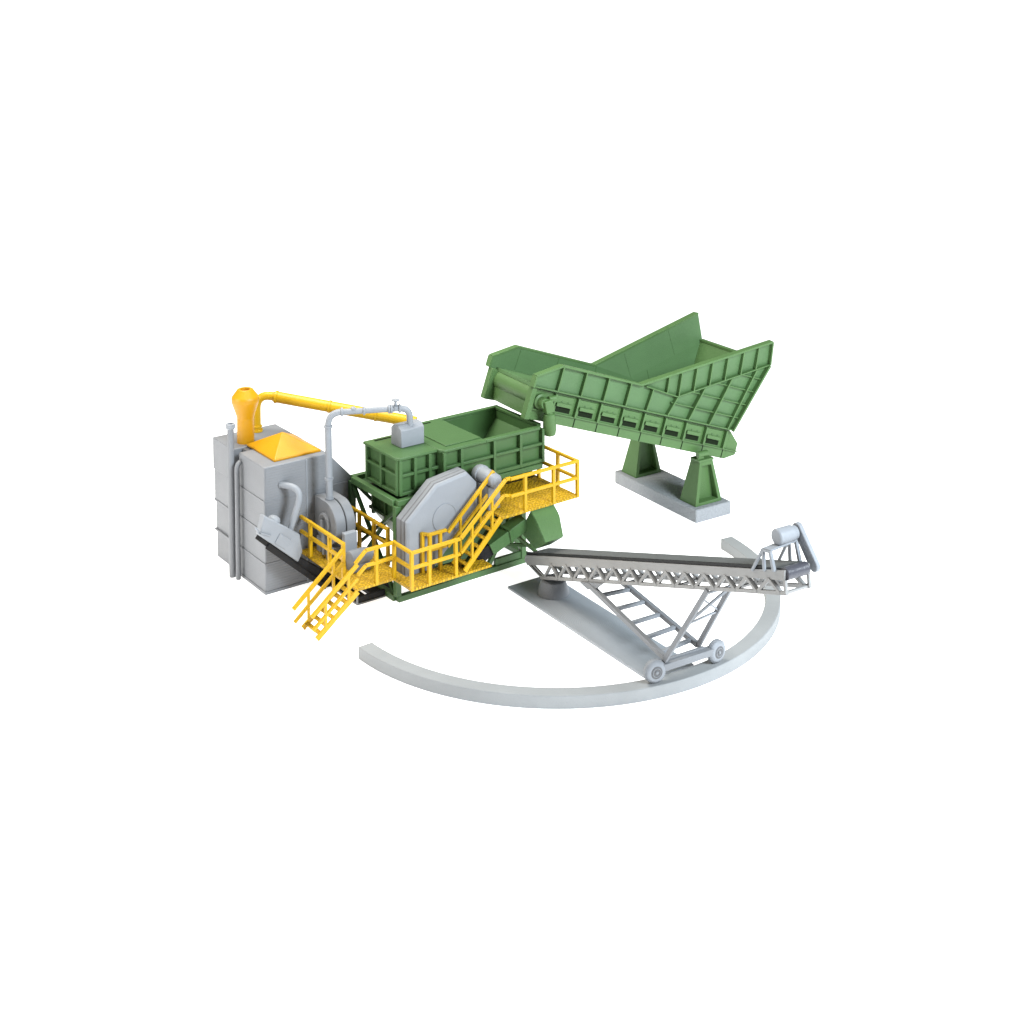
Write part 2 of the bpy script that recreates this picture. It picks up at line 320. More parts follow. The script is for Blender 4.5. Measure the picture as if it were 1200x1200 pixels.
w = MB(); pts = [(-3.58, 2.75, 1.80)]+bend((-3.58, 2.75, 1.80), (-3.34, 2.40, 1.78), (-3.58, 2.44, 1.08), .26, 10)+[(-3.58, 2.44, 1.08)]
w.tube(pts, .053, 18); w.build('vent_pipe', 'lgrey', wc, 0)

# ================================================================== crusher
K = thing('stone_crusher', (-.8, 1.9, 0), 'dark green crusher with ribbed open hopper on a steel frame behind grey octagonal guard discs', 'crusher')
fx0, fx1, fy0, fy1 = -2.26, .52, 1.21, 2.66
fr = MB()
for y in (fy0, fy1):
    fr.box((fx0, y-.05, 0), (fx1, y+.05, .10)); fr.box((fx0, y-.05, 1.60), (fx1+.2, y+.05, 1.69))
for x in (fx0,): fr.box((x-.05, fy0+.05, 0), (x+.05, fy1-.05, .10)); fr.box((x-.05, fy0+.05, 1.58), (x+.05, fy1-.05, 1.69))
fr.box((fx1-.1, fy0+.05, 0), (fx1, fy1-.05, .10)); fr.box((-.3, fy0-.03, .10), (.33, fy0+.03, .22))
fr.build('frame', 'green', K, .008)
for x, y in ((fx0, fy0), (fx0, fy1), (.3, fy0), (.3, fy1)):
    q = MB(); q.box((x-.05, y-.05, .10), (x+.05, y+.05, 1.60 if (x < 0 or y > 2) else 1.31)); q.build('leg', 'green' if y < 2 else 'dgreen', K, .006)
q = MB()
q.beam((fx0, fy1-.05, 1.55), (fx0, fy0+.10, .12), .06, .06); q.beam((fx0+.02, fy0+.05, 1.50), (fx0+.02, fy1-.1, .5), .05, .05)
q.beam((fx0, fy0+.03, .95), (fx0, fy1-.05, .80), .05, .05)
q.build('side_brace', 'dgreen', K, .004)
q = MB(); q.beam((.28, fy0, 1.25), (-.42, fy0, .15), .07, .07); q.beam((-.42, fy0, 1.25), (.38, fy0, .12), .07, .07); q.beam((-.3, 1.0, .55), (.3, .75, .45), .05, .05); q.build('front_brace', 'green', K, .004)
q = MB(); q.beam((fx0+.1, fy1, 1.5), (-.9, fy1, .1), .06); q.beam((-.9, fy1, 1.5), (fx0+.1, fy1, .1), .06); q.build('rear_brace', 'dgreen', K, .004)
# crusher body below the hopper
cb = MB(); cb.hull8([(-1.45, 1.62, .40), (.15, 1.62, .40), (.15, 2.3, .40), (-1.45, 2.3, .40)], [(-1.98, 1.60, 1.1), (.5, 1.60, 1.1), (.5, 2.5, 1.1), (-1.98, 2.5, 1.1)]); cb.box((-1.98, 1.60, 1.1), (.5, 2.5, 1.695)); cb.box((-1.98, 1.30, 1.1), (-.85, 1.60, 1.695)); cb.box((-1.40, 1.16, .10), (-.62, 1.50, 1.10)); cb.build('crusher_body', 'green', K, .01)
q = MB(); q.box((fx0+.055, fy0+.055, 1.59), (fx1, fy1-.055, 1.612)); q.build('frame_shade_floor', 'dgreen', K, 0)  # added floor, coloured dark to stand for the shaded frame interior
for y in (1.6, 2.0, 2.4): 
    q = MB(); q.box((-2.02, y-.03, 1.05), (-1.975, y+.03, 1.6)); q.build('body_rib', 'green', K, .004)
q = MB(); q.box((-2.03, 1.34, 1.12), (-1.97, 2.5, 1.17)); q.build('body_rib', 'green', K, .004)
# hopper: narrow closed part, wide open part
zb, zt_ = 1.70, 2.33; NX0, NX1, NY0, NY1 = -2.16, -1.30, 1.34, 2.36; WX0, WX1, WY0, WY1 = -1.36, .78, 1.22, 2.64
hp = MB(); t = .05
hp.box((NX0+.055, NY0+.045, zb), (NX1, NY1, zt_-.03))
for (a, b_) in (((WX0, WY0+.045, zb), (WX1, WY0+.045+t, zt_-.04)), ((WX0, WY1-t, zb), (WX1, WY1, zt_-.04)), ((WX0, WY0+.045+t, zb), (WX0+t, WY1-t, zt_-.04)), ((WX1-t, WY0+.045+t, zb), (WX1, WY1-t, zt_-.04)), ((WX0+t, WY0+.045+t, zb), (-.50, WY1-t, zt_-.03)), ((-.50, WY0+.045+t, zb), (WX1-t, WY1-t, zb+.04))): hp.box(a, b_)
hop = hp.build('hopper', 'green', K, .01)
q = MB(); q.poly([(.729, WY0+.10, zt_-.20), (.729, WY0+.10, zb+.04), (.42, WY0+.10, zb+.04)], (0, WY1-WY0-.155, 0)); q.build('slope_plate', 'green', hop, .004)
q = MB(); q.poly([(NX0, NY0-.04+.06, 0), (NX0+.06, NY0-.045, 0), (-1.372, NY0-.045, 0), (-1.372, NY1+.045, 0), (NX0, NY1+.045, 0)], (0, 0, .05)); bmesh.ops.translate(q.bm, verts=q.bm.verts[:], vec=(-.03, 0, zt_-.04)); q.build('lid', 'green', hop, .012)
q = MB(); q.poly([(WX0-.04, WY0+.05, 0), (WX0+.03, WY0-.04, 0), (-.48, WY0-.04, 0), (-.48, WY1+.04, 0), (WX0-.04, WY1+.04, 0)], (0, 0, .05)); bmesh.ops.translate(q.bm, verts=q.bm.verts[:], vec=(0, 0, zt_-.04)); q.build('lid', 'green', hop, .012)
q = MB(); q.box((-1.22, WY0+.10, zt_+.01), (-.50, WY1-.16, zt_+.028)); q.build('cover_plate', 'green', hop, .006)
for a, b_ in (((-2.02, NY1-.09, zt_+.005), (-1.70, NY1-.04, zt_+.014)), ((-1.15, WY1-.11, zt_+.005), (-.72, WY1-.07, zt_+.014))):
    q = MB(); q.box(a, b_); q.build('slot', 'hole', hop, 0)
q = MB(); z0 = zt_-.04
q.box((-.48, WY0-.04, z0), (WX1-.1, WY0+.06, zt_+.01)); q.box((-.48, WY1-.06, z0), (WX1+.04, WY1+.04, zt_+.01)); q.box((WX1-.06, WY0+.12, z0), (WX1+.04, WY1-.06, zt_+.01)); q.poly([(WX1-.1, WY0-.04, z0), (WX1+.04, WY0+.12, z0), (WX1-.06, WY0+.12, z0), (WX1-.1, WY0+.06, z0)], (0, 0, .05)); q.build('rim', 'green', hop, .008)
zm = 2.03
def ribs(box_list):
    for a, b_ in box_list:
        q = MB(); q.box(a, b_); q.build('rib', 'green', hop, .006)
L = []
for x in (NX0+.045, -1.83, -1.54): L.append(((x-.028, NY0-.045, zb), (x+.028, NY0+.046, zt_-.04)))
L += [((NX0+.075, NY0-.04, zm-.025), (-1.86, NY0+.046, zm+.025)), ((-1.80, NY0-.04, zm-.025), (-1.57, NY0+.046, zm+.025)), ((-1.51, NY0-.04, zm-.025), (-1.36, NY0+.046, zm+.025))]
L += [((NX0+.075, NY0-.04, zb), (-1.36, NY0+.0455, zb+.05))]
for y in (NY0+.03, NY0+.52, NY1-.03): L.append(((NX0-.015, y-.03, zb), (NX0+.056, y+.03, zt_-.04)))
L += [((NX0-.01, NY0+.06, zm-.02), (NX0+.0555, NY1-.06, zm+.02)), ((NX0-.01, NY0+.06, zb), (NX0+.0555, NY1-.06, zb+.05))]
for x in (WX0+.03, -.98, -.30, .26, WX1-.03): L.append(((x-.028, WY0-.045, zb), (x+.028, WY0+.046, zt_-.04)))
for xa, xb in ((WX0+.06, -1.01), (-.95, -.33), (-.27, .23), (.29, WX1-.06)): L.append(((xa, WY0-.04, zm-.025), (xb, WY0+.046, zm+.025)))
L += [((WX0+.06, WY0-.041, zb), (WX1-.06, WY0+.0455, zb+.06))]
for y in (WY0+.3, WY0+.9): L.append(((WX1, y-.03, zb), (WX1+.04, y+.03, zt_-.04)))
L += [((WX1, WY0+.34, zm-.025), (WX1+.035, WY0+.86, zm+.025))]
ribs(L)
q = MB(); q.poly([(WX0-.02, NY0-.001, zb), (WX0+.001, WY0+.02, zb), (WX0+.001, NY0+.02, zb)], (0, 0, zt_-.04-zb)); q.build('corner_post', 'green', hop, .004)
# guard discs
oc = [(-2.335, .50), (-2.335, 1.46), (-1.745, 1.965), (-1.13, 2.045), (-.93, 1.83), (-.90, 1.45), (-1.36, .98), (-1.62, .74), (-1.86, .50)]
gu = MB(); gu.poly([(x, .98, z) for x, z in oc], (0, .13, 0)); gb_ = gu.build('disc_guard', 'grey', K, .012)
gu = MB(); gu.poly([(x*.99-.016, .955, z*.99+.013) for x, z in oc], (0, .028, 0)); gu.build('groove_shade_fill', 'dgrey', gb_, .002)  # dark grey fill paints the shaded groove between the guard plates
gu = MB(); gu.poly([(x, .885, z) for x, z in oc], (0, .072, 0)); gu.build('guard_ring', 'grey', gb_, .008)
gu = MB(); gu.poly([(x*.99-.016, .868, z*.99+.013) for x, z in oc], (0, .02, 0)); gu.build('groove_shade_fill', 'dgrey', gb_, .002)
cx_, cz_ = -1.6, 1.36
lo = [(x*.985-.024, .87, z*.985+.02) for x, z in oc]; hi = [(cx_+(x-cx_)*.93, .795, cz_+(z-cz_)*.93) for x, z in oc]
gu = MB(); A = [gu.bm.verts.new(p) for p in lo]; A2 = [gu.bm.verts.new((x, .83, z)) for x, y, z in lo]; B = [gu.bm.verts.new(p) for p in hi]
gu.bm.faces.new(A); gu.bm.faces.new(B[::-1]); n_ = len(A)
for R1, R2 in ((A, A2), (A2, B)):
    for i in range(n_): gu.bm.faces.new((R1[i], R2[i], R2[(i+1) % n_], R1[(i+1) % n_]))
gu.build('guard_cover', 'lgrey', gb_, .008)
gu = MB(); gu.lathe((-1.60, .797, 1.38), (0, -1, 0), [(0, .235), (.012, .235), (.016, .225), (.006, .215), (.006, .0)], 40); gu.build('guard_boss', 'lgrey', gb_, 0)
# drive motor
q = MB(); q.lathe((-.72, 1.12, 1.86), (0, -1, 0), [(0, .08), (.02, .13), (.07, .15), (.16, .155), (.17, .135), (.40, .135), (.42, .12), (.55, .115), (.60, .07)], 26); dm = q.build('drive_motor', 'lgrey', K, .004)
q = MB(); q.box((-.84, .62, 1.37), (-.60, 1.0, 1.76)); q.build('motor_foot', 'grey', dm, .006)
# discharge chute
ch = MB(); x0c, x1c = -.20, .29
cp = ((.31, 1.32, .29), (.60, .88, .22), (.19, .70, .13), (-.10, .91, .15), (.165, 1.21, .285))
A = [ch.bm.verts.new((x0c, y, z)) for y, z, x in cp]; B = [ch.bm.verts.new((x, y, z)) for y, z, x in cp]
ch.bm.faces.new(A); ch.bm.faces.new(B[::-1])
for i in range(5): ch.bm.faces.new((A[i], B[i], B[(i+1) % 5], A[(i+1) % 5]))
cho = ch.build('discharge_chute', 'lgreen', K, .006)
q = MB(); q.poly([(x0c-.004, y, z) for y, z in ((.29, 1.30), (.585, .88), (.19, .715), (-.085, .91), (.165, 1.195))], (-.006, 0, 0)); q.build('chute_side_shade', 'green', cho, 0)  # thin overlay, darker green puts the left face's shade into colour
q = MB(); q.poly([(.275, .17, 1.18), (.16, -.08, .91), (.15, .05, .82), (.21, .3, .9)], (.035, .01, 0)); q.build('chute_lip', 'lgreen', cho, .004)
q = MB(); q.beam((-.82, .66, .74), (-.16, .55, 1.06), .28, .20); q.build('chute_arm', 'green', cho, .006)
q = MB(); q.beam((-.47, .60, .80), (-.52, .60, 1.02), .05, .33, (1, 0, 0)); q.build('arm_rib', 'green', cho, .004)
q = MB(); q.beam((-1.05, .72, .60), (-.70, .67, .79), .25, .20); q.build('arm_tail', 'black', cho, .006)
for a, b_ in (((-.10, 1.0, .72), (.16, .62, .42)), ((.1, .95, 1.27), (.30, .45, 1.22))):
    q = MB(); q.beam(a, b_, .05, .05); q.build('chute_brace', 'lgreen', cho, .004)
# ground trough at the left foot
q = MB(); q.box((-2.86, 1.485, 0), (-2.315, 1.515, .025)); q.box((-2.86, 1.485, .025), (-2.835, 1.515, .15)); q.box((-2.86, 1.515, 0), (-2.83, 2.7, .03)); q.build('trough_frame', 'grey', K, .004)
q = MB(); q.box((-2.83, 1.50, .026), (-2.32, 1.53, .13)); q.build('trough_panel', 'black', K, .004)
q = MB(); q.box((-2.82, 1.53, .01), (-2.62, 2.6, .07)); q.box((-2.52, 1.53, .01), (-2.315, 2.6, .07)); q.box((-2.2, 1.53, .01), (-2.05, 2.6, .07)); q.build('trough_belt', 'black', K, .004)

# ================================================================== walkways and stairs (yellow)
PW = .05
def railing(parent, pts, zt, zm_, posts, zb_, extra=None):
    """rails through pts (x,y) and posts at the given (x,y)"""
    r = MB()
    for a, b_ in zip(pts, pts[1:]):
        for z in (zt, zm_): 
            if z: r.beam((*a, z), (*b_, z), PW, PW)
    if extra: extra(r)
    ro = r.build('railing', 'yellow', parent, .007)
    for x, y in posts:
        p = MB(); p.box((x-PW/2-.003, y-PW/2-.003, zb_-.03), (x+PW/2+.003, y+PW/2+.003, zt+PW/2+.002)); p.build('post', 'yellow', ro, .006)
    return ro
zL = .60
wl = thing('walkway', (-2.4, 1.4, zL), 'lower yellow chequer plate walkway with railings around the grey blower and guard discs', 'walkway')
d = MB(); d.poly([(-3.23, .85, zL-.04), (-2.545, .85, zL-.04), (-2.545, .325, zL-.04), (-.985, .325, zL-.04), (-.985, .78, zL-.04), (-2.36, .78, zL-.04), (-2.36, 1.9, zL-.04), (-2.345, 2.86, zL-.04), (-3.23, 2.86, zL-.04)], (0, 0, .04)); d.build('deck', 'tread', wl, .005)
q = MB(); q.box((-2.30, .78, zL-.05), (-1.3, .9, zL-.042)); q.build('deck_joist', 'dgreen', wl, 0)
for y in (1.0, 2.3):
    q = MB(); q.box((-3.15, y, .50), (-2.36, y+.06, .556)); q.build('deck_joist', 'dgreen', wl, 0)
zt1, zm1 = 1.175, .93
railing(wl, [(-3.12+.07, .868), (-2.528, .868), (-2.528, .343), (-1.60, .343)], zt1, zm1, [(-2.86, .868), (-2.528, .868), (-2.528, .343), (-2.20, .343), (-1.69, .343)], zL,
        lambda r: (r.beam((-3.05, .868, zt1), (-3.25, .868, zt1-.17), PW), r.beam((-3.05, .868, zm1), (-3.20, .868, zm1-.12), PW)))
railing(wl, [(-2.86, 2.84), (-3.21, 2.84), (-3.21, 1.30)], zt1, zm1, [(-2.87, 2.84), (-3.21, 2.84), (-3.21, 2.4), (-3.21, 1.75), (-3.21, 1.30)], zL)
railing(wl, [(-2.52, 2.96), (-2.33, 2.96), (-2.33, 1.36)], zt1, zm1, [(-2.33, 2.86), (-2.33, 2.30), (-2.33, 1.82), (-2.33, 1.38)], zL)
railing(wl, [(-2.02, .98-.30), (-2.02, .68), (-1.98, .66), (-1.66, .66)], zt1+.06, zm1+.05, [(-2.06, .755), (-1.98, .66), (-1.78, .66)], zL,
        lambda r: r.beam((-1.98, .66, zt1+.06), (-2.08, .78, zt1+.06), PW))

zU = 1.358
wu = thing('walkway', (0, .7, zU), 'upper yellow chequer plate walkway with railing, beside the open green crusher hopper', 'walkway')
d = MB(); d.box((-.80, .285, zU-.04), (.82, 1.59, zU)); d.build('deck', 'tread', wu, .005)
for a, b_ in (((-.75, .42, zU-.10), (.86, .48, zU-.043)), ((-.75, .95, zU-.10), (.88, 1.01, zU-.043))):
    q = MB(); q.box(a, b_); q.build('deck_joist', 'green', wu, .003)
q = MB(); q.box((-.60, 1.592, zU-.04), (.82, 1.599, 1.72)); q.build('hopper_shade_sheet', 'dgreen', wu, 0)  # added dark sheet standing in for the shade under the hopper
q = MB(); q.beam((.55, 1.15, 1.0), (.72, .5, 1.28), .05, .05); q.build('deck_bracket', 'green', wu, .003)
for a, b_ in ((-.42, -.02), (.10, .76)):
    q = MB(); q.box((a, 1.45, zU-.01), (b_, 1.49, zU+.004)); q.build('deck_gap', 'black', wu, 0)
zt2, zm2 = 1.95, 1.66
railing(wu, [(-.62, .303), (.80, .303), (.80, 1.38)], zt2, zm2, [(-.32, .303), (.28, .303), (.80, .303), (.80, .84), (.80, 1.38)], zU)

# lower staircase, climbing from the ground to the lower walkway
def stair(label, x0, z0, x1, z1, yr, yl, ntread, railh, ext0, drop, group):
    st = thing('staircase', (x0, (yr+yl)/2, z0), label, 'staircase', group)
    d = V(x1-x0, 0, z1-z0).normalized(); nrm = V(-d.z, 0, d.x)
    for y in (yr, yl):
        q = MB(); q.beam((x0, y, z0), (x1, y, z1), .035, .085, (0, 1, 0)); q.build('stringer', 'yellow', st, .005)
    for k in range(ntread):
        t = (k+.6)/(ntread+.2); x = x0+(x1-x0)*t; z = z0+(z1-z0)*t
        q = MB(); q.box((x-.04, yr+.02, z), (x+.04, yl-.02, z+.022)); q.build('tread', 'tread', st, .003)
    return st, d
s1, d1 = stair('lower yellow staircase leading from the white ground up to the lower walkway', -3.97, .03, -3.24, .585, .80, 1.26, 6, .6, 0, 0, None)
for y, a, b_, mt in ((.80, (-4.06, .40), (-3.24, 1.02), 0), (1.27, (-4.13, .37), (-3.23, 1.10), 0)):
    h = MB(); h.beam((a[0], y, a[1]), (b_[0], y, b_[1]), PW+.004, PW+.008, (0, 1, 0)); h.beam((a[0]+.02, y, a[1]-.215), (b_[0], y, b_[1]-.22), PW-.002, PW, (0, 1, 0)); ho = h.build('handrail', 'yellow', s1, .007)
    for t in (.30, .80):
        x = a[0]+(b_[0]-a[0])*t; z = a[1]+(b_[1]-a[1])*t; zs = .05+(x+3.95)*(.535/.71)
        p = MB(); p.box((x-.02, y-.02, max(zs-.03, .0)), (x+.02, y+.02, z)); p.build('post', 'yellow', ho, .005)
s2, d2 = stair('upper yellow staircase rising in front of the grey guard discs to the upper walkway', -1.53, .63, -.79, 1.335, .325, .66, 6, .6, 0, 0, None)
for y, zo in ((.325, 0), (.66, 0)):
    xs = -1.60 if y < .5 else -1.63
    h = MB(); h.beam((xs, y, 1.185), (-.70, y, 2.0 if y > .5 else 1.955), PW, PW+.004, (0, 1, 0)); h.beam((xs, y, .945), (-.74, y, 1.70), PW-.004, PW-.004, (0, 1, 0))
    if y < .5: h.beam((-.70, y, 1.955), (-.60, y, 1.955), PW, PW, (0, 1, 0)); h.beam((-.74, y, 1.70), (-.6, y, 1.66), PW-.004, PW-.004, (0, 1, 0))
    ho = h.build('handrail', 'yellow', s2, .006)
    for x in (-1.38, -.98):
        zs = .63+(x+1.53)*(.705/.74); z = 1.185+(x-xs)*(.79/.92)
        p = MB(); p.box((x-.02, y-.02, zs-.03), (x+.02, y+.02, z)); p.build('post', 'yellow', ho, .005)
q = MB(); q.beam((-1.42, .50, .60), (-.72, .50, 1.27), .12, .05, (0, 1, 0)); q.build('stair_support', 'dgreen', s2, .004)

# ================================================================== blower, its motor, pipe and the box on the hopper
bl = thing('blower', (-2.76, 2.3, zL), 'round grey blower casing standing on the lower yellow walkway below the bent grey pipe', 'blower')
by, bz, br_ = 2.32, 1.13, .37
def voluteprof(r):
    pts = [(by+r*math.cos(a), bz+r*math.sin(a)) for a in [math.pi/2-math.pi*1.5*i/36 for i in range(37)]]   # from top round the front and bottom to the back
    return pts+[(by+r, bz)][:0]+[(by+r*1.02, bz), ][:0]
def casing(r, xa, xb, mat, par):
    # circle with a square outlet corner at the back top
    pts = [(by+r*math.cos(a), bz+r*math.sin(a)) for a in [math.pi/2+math.pi*1.5*i/40 for i in range(41)]]      # top -> front(-Y) -> bottom -> back
    pts.append((by+r, bz+r))
    q = MB(); q.poly([(xa, y, z) for y, z in pts], (xb-xa, 0, 0)); return q.build('casing', mat, par, .012)
casing(br_, -2.97, -2.785, 'grey', bl); casing(br_, -2.765, -2.60, 'grey', bl); casing(br_-.03, -2.80, -2.75, 'dgrey', bl)
q = MB(); q.lathe((-2.97, by, bz), (-1, 0, 0), [(0, .18), (.03, .18), (.05, .15), (.02, .12), (.0, .0)], 28); q.build('inlet_ring', 'grey', bl, 0)
q = MB(); q.beam((-2.98, by+.05, bz+.05), (-3.03, by-.1, zL+.05), .10, .07); q.box((-3.06, by-.3, zL), (-2.6, by-.18, zL+.2)); q.box((-3.0, by+.12, zL), (-2.6, by+.26, zL+.25)); q.build('pedestal', 'lgrey', bl, .006)
mo = thing('electric_motor', (-2.74, 1.6, zL), 'small grey cylinder motor with upright plate standing behind the front railing of the lower walkway', 'motor')
q = MB(); q.lathe((-3.0, 1.50, .80), (1, 0, 0), [(0, .10), (.015, .13), (.33, .13), (.36, .11), (.40, .10), (.40, .05), (.47, .05)], 24); q.build('motor_body', 'grey', mo, .004)
q = MB(); q.box((-2.98, 1.38, zL), (-2.66, 1.62, zL+.12)); q.build('foot', 'grey', mo, .006)
q = MB(); q.box((-2.955, 1.70, zL), (-2.72, 1.80, 1.14)); q.build('belt_guard', 'lgrey', mo, .012)
pp = thing('bent_pipe', (-2.80, 2.35, 1.58), 'light grey pipe arching from the blower top to the small box on the green hopper', 'pipe')
A0, A1, A2, A3 = V(-2.855, 2.38, 1.49), V(-2.865, 2.38, 2.965), V(-1.63, 1.79, 2.965), V(-1.63, 1.79, 2.66)
h1 = (A2-A1).normalized()
w = MB(); w.tube([A0, A1-V(0, 0, .22)], .058, 18); w.build('riser', 'lgrey', pp, 0)
w = MB(); w.tube(bend(A0, A1, A2, .22, 10), .055, 18); w.build('elbow', 'lgrey', pp, 0)
w = MB(); w.tube([A1+h1*.22, A2-h1*.17], .05, 18); w.build('crosspipe', 'lgrey', pp, 0)
w = MB(); w.tube(bend(A1, A2, A3, .17, 10)+[A3], .055, 18); w.build('elbow', 'lgrey', pp, 0)
fl = MB()
for p, dv in ((A1-V(0, 0, .23), V(0, 0, 1)), (A0+V(0, 0, .03), V(0, 0, 1)), (V(-2.86, 2.38, 1.85), V(0, 0, 1)), (A1+h1*.23, h1), (A1+h1*.60, h1), (A2-h1*.35, h1), (A2-h1*.31, h1), (A2-h1*.17, h1)):
    fl = MB(); fl.tube([p-dv*.016, p+dv*.016], .074, 18); fl.build('flange', 'lgrey', pp, .003)
vp = A2-h1*.24
w = MB(); w.lathe(vp-V(0, 0, .03), (0, 0, 1), [(0, .06), (.08, .06), (.09, .025), (.17, .02)], 16); vo = w.build('valve', 'lgrey', pp, 0)
w = MB(); w.lathe(vp+V(0, 0, .13), (0, 0, 1), [(0, .05), (.01, .068), (.028, .068), (.035, .05)], 20); w.build('handwheel', 'lgrey', vo, 0)
w = MB(); q0 = A1+h1*.42; w.lathe(q0+V(0, 0, .03), (0, 0, 1), [(0, .05), (.03, .045), (.05, .02)], 14); w.build('boss', 'lgrey', pp, 0)
bx = MB(); X0, X1, Y0, Y1 = -1.865, -1.405, 1.69, 2.02
bx.poly([(X0, Y0, 2.34), (X0, Y0, 2.635), (X0, Y0+.09, 2.70), (X0, Y1-.09, 2.70), (X0, Y1, 2.635), (X0, Y1, 2.34)], (X1-X0, 0, 0))
tag(bx.build('connection_box', 'lgrey', root=((X0+X1)/2, (Y0+Y1)/2, 2.34), bevel=.012), 'small light grey box with chamfered top sitting on the closed end of the green hopper', 'box')

# ================================================================== base block, stands and feeder
ps4 = math.radians(3.7); bc = V(4.44, 1.86, 0)
def BP(x, y, z): return bc+V(x*math.cos(ps4)+y*math.sin(ps4), -x*math.sin(ps4)+y*math.cos(ps4), z)
b = MB(); b.poly([BP(-.43, -1.26, 0), BP(.43, -1.26, 0), BP(.43, 1.26, 0), BP(-.43, 1.26, 0)], (0, 0, .252))
tag(b.build('foundation_block', 'slab', root=bc, bevel=.02), 'oblong pale grey rough block under the two green stands', 'block')
ps5 = math.radians(5); Cx = V(math.sin(ps5), math.cos(ps5), 0); Lx = V(math.cos(ps5), -math.sin(ps5), 0); tl = math.radians(-19.13)
def FP(s, c, h): return Lx*(.552+s*math.cos(tl)-h*math.sin(tl))+Cx*c+V(0, 0, 3.009+s*math.sin(tl)+h*math.cos(tl))
CN, CF = 1.40, 2.90
for yc, lab in ((-.90, 'nearer green tapered stand with hollow front, below the feeder hopper'), (.92, 'farther green tapered stand, standing on the back end of the grey block')):
    st = thing('support_stand', BP(0, yc, .252), lab, 'stand', 'stands under the feeder')
    x0, x1, y0, y1 = -.34, .31, yc-.235, yc+.235; u0, u1, v0, v1 = -.13, .19, yc-.11, yc+.15; zz = 1.03
    lo = [BP(x0, y0, .252), BP(x1, y0, .252), BP(x1, y1, .252), BP(x0, y1, .252)]; mid = [BP(x0+.04, y0+.03, .42), BP(x1-.02, y0+.03, .42), BP(x1-.02, y1-.03, .42), BP(x0+.04, y1-.03, .42)]; hi = [BP(u0, v0, zz), BP(u1, v0, zz), BP(u1, v1, zz), BP(u0, v1, zz)]
    q = MB()
    # shell with a recess in the front face
    def lerp(a, b_, t): return a+(b_-a)*t
    Avs = [q.bm.verts.new(p) for p in lo]; Bvs = [q.bm.verts.new(p) for p in hi]
    q.bm.faces.new(Avs[::-1]); q.bm.faces.new(Bvs)
    for i in (1, 2, 3): q.bm.faces.new((Avs[i], Avs[(i+1) % 4], Bvs[(i+1) % 4], Bvs[i]))
    def fp(u, v): return lerp(lerp(lo[0], lo[1], u), lerp(hi[0], hi[1], u), v)
    inn = [fp(.12, .07), fp(.88, .07), fp(.82, .90), fp(.18, .90)]; I = [q.bm.verts.new(p) for p in inn]
    dp = BP(0, .17, 0)-BP(0, 0, 0); J = [q.bm.verts.new(p+dp*(1 if k < 2 else .55)) for k, p in enumerate(inn)]
    O = [Avs[0], Avs[1], Bvs[1], Bvs[0]]
    for i in range(4): q.bm.faces.new((O[i], O[(i+1) % 4], I[(i+1) % 4], I[i])); q.bm.faces.new((I[i], I[(i+1) % 4], J[(i+1) % 4], J[i]))
    q.bm.faces.new(J); q.build('pyramid', 'green2' if 'green2' in M else 'lgreen', st, .006)
    q = MB(); q.poly([BP(u0-.02, v0-.01, zz), BP(u1+.02, v0-.01, zz), BP(u1+.02, v1, zz), BP(u0-.02, v1, zz)], (0, 0, .04)); q.poly([BP(u0-.02, v0+.03, zz+.04), BP(u0+.14, v0+.03, zz+.04), BP(u0+.10, v0+.03, zz+.15), BP(u0+.02, v0+.03, zz+.15)], BP(0, .05, 0)-BP(0, 0, 0)); q.build('saddle', 'lgreen', st, .006)
    q = MB(); ctr = BP(u0+.06, v0+.05, 1.17); q.tube([ctr-Lx*.08, ctr+Lx*.16], .055, 18); q.build('pin', 'lgreen', st, .004)

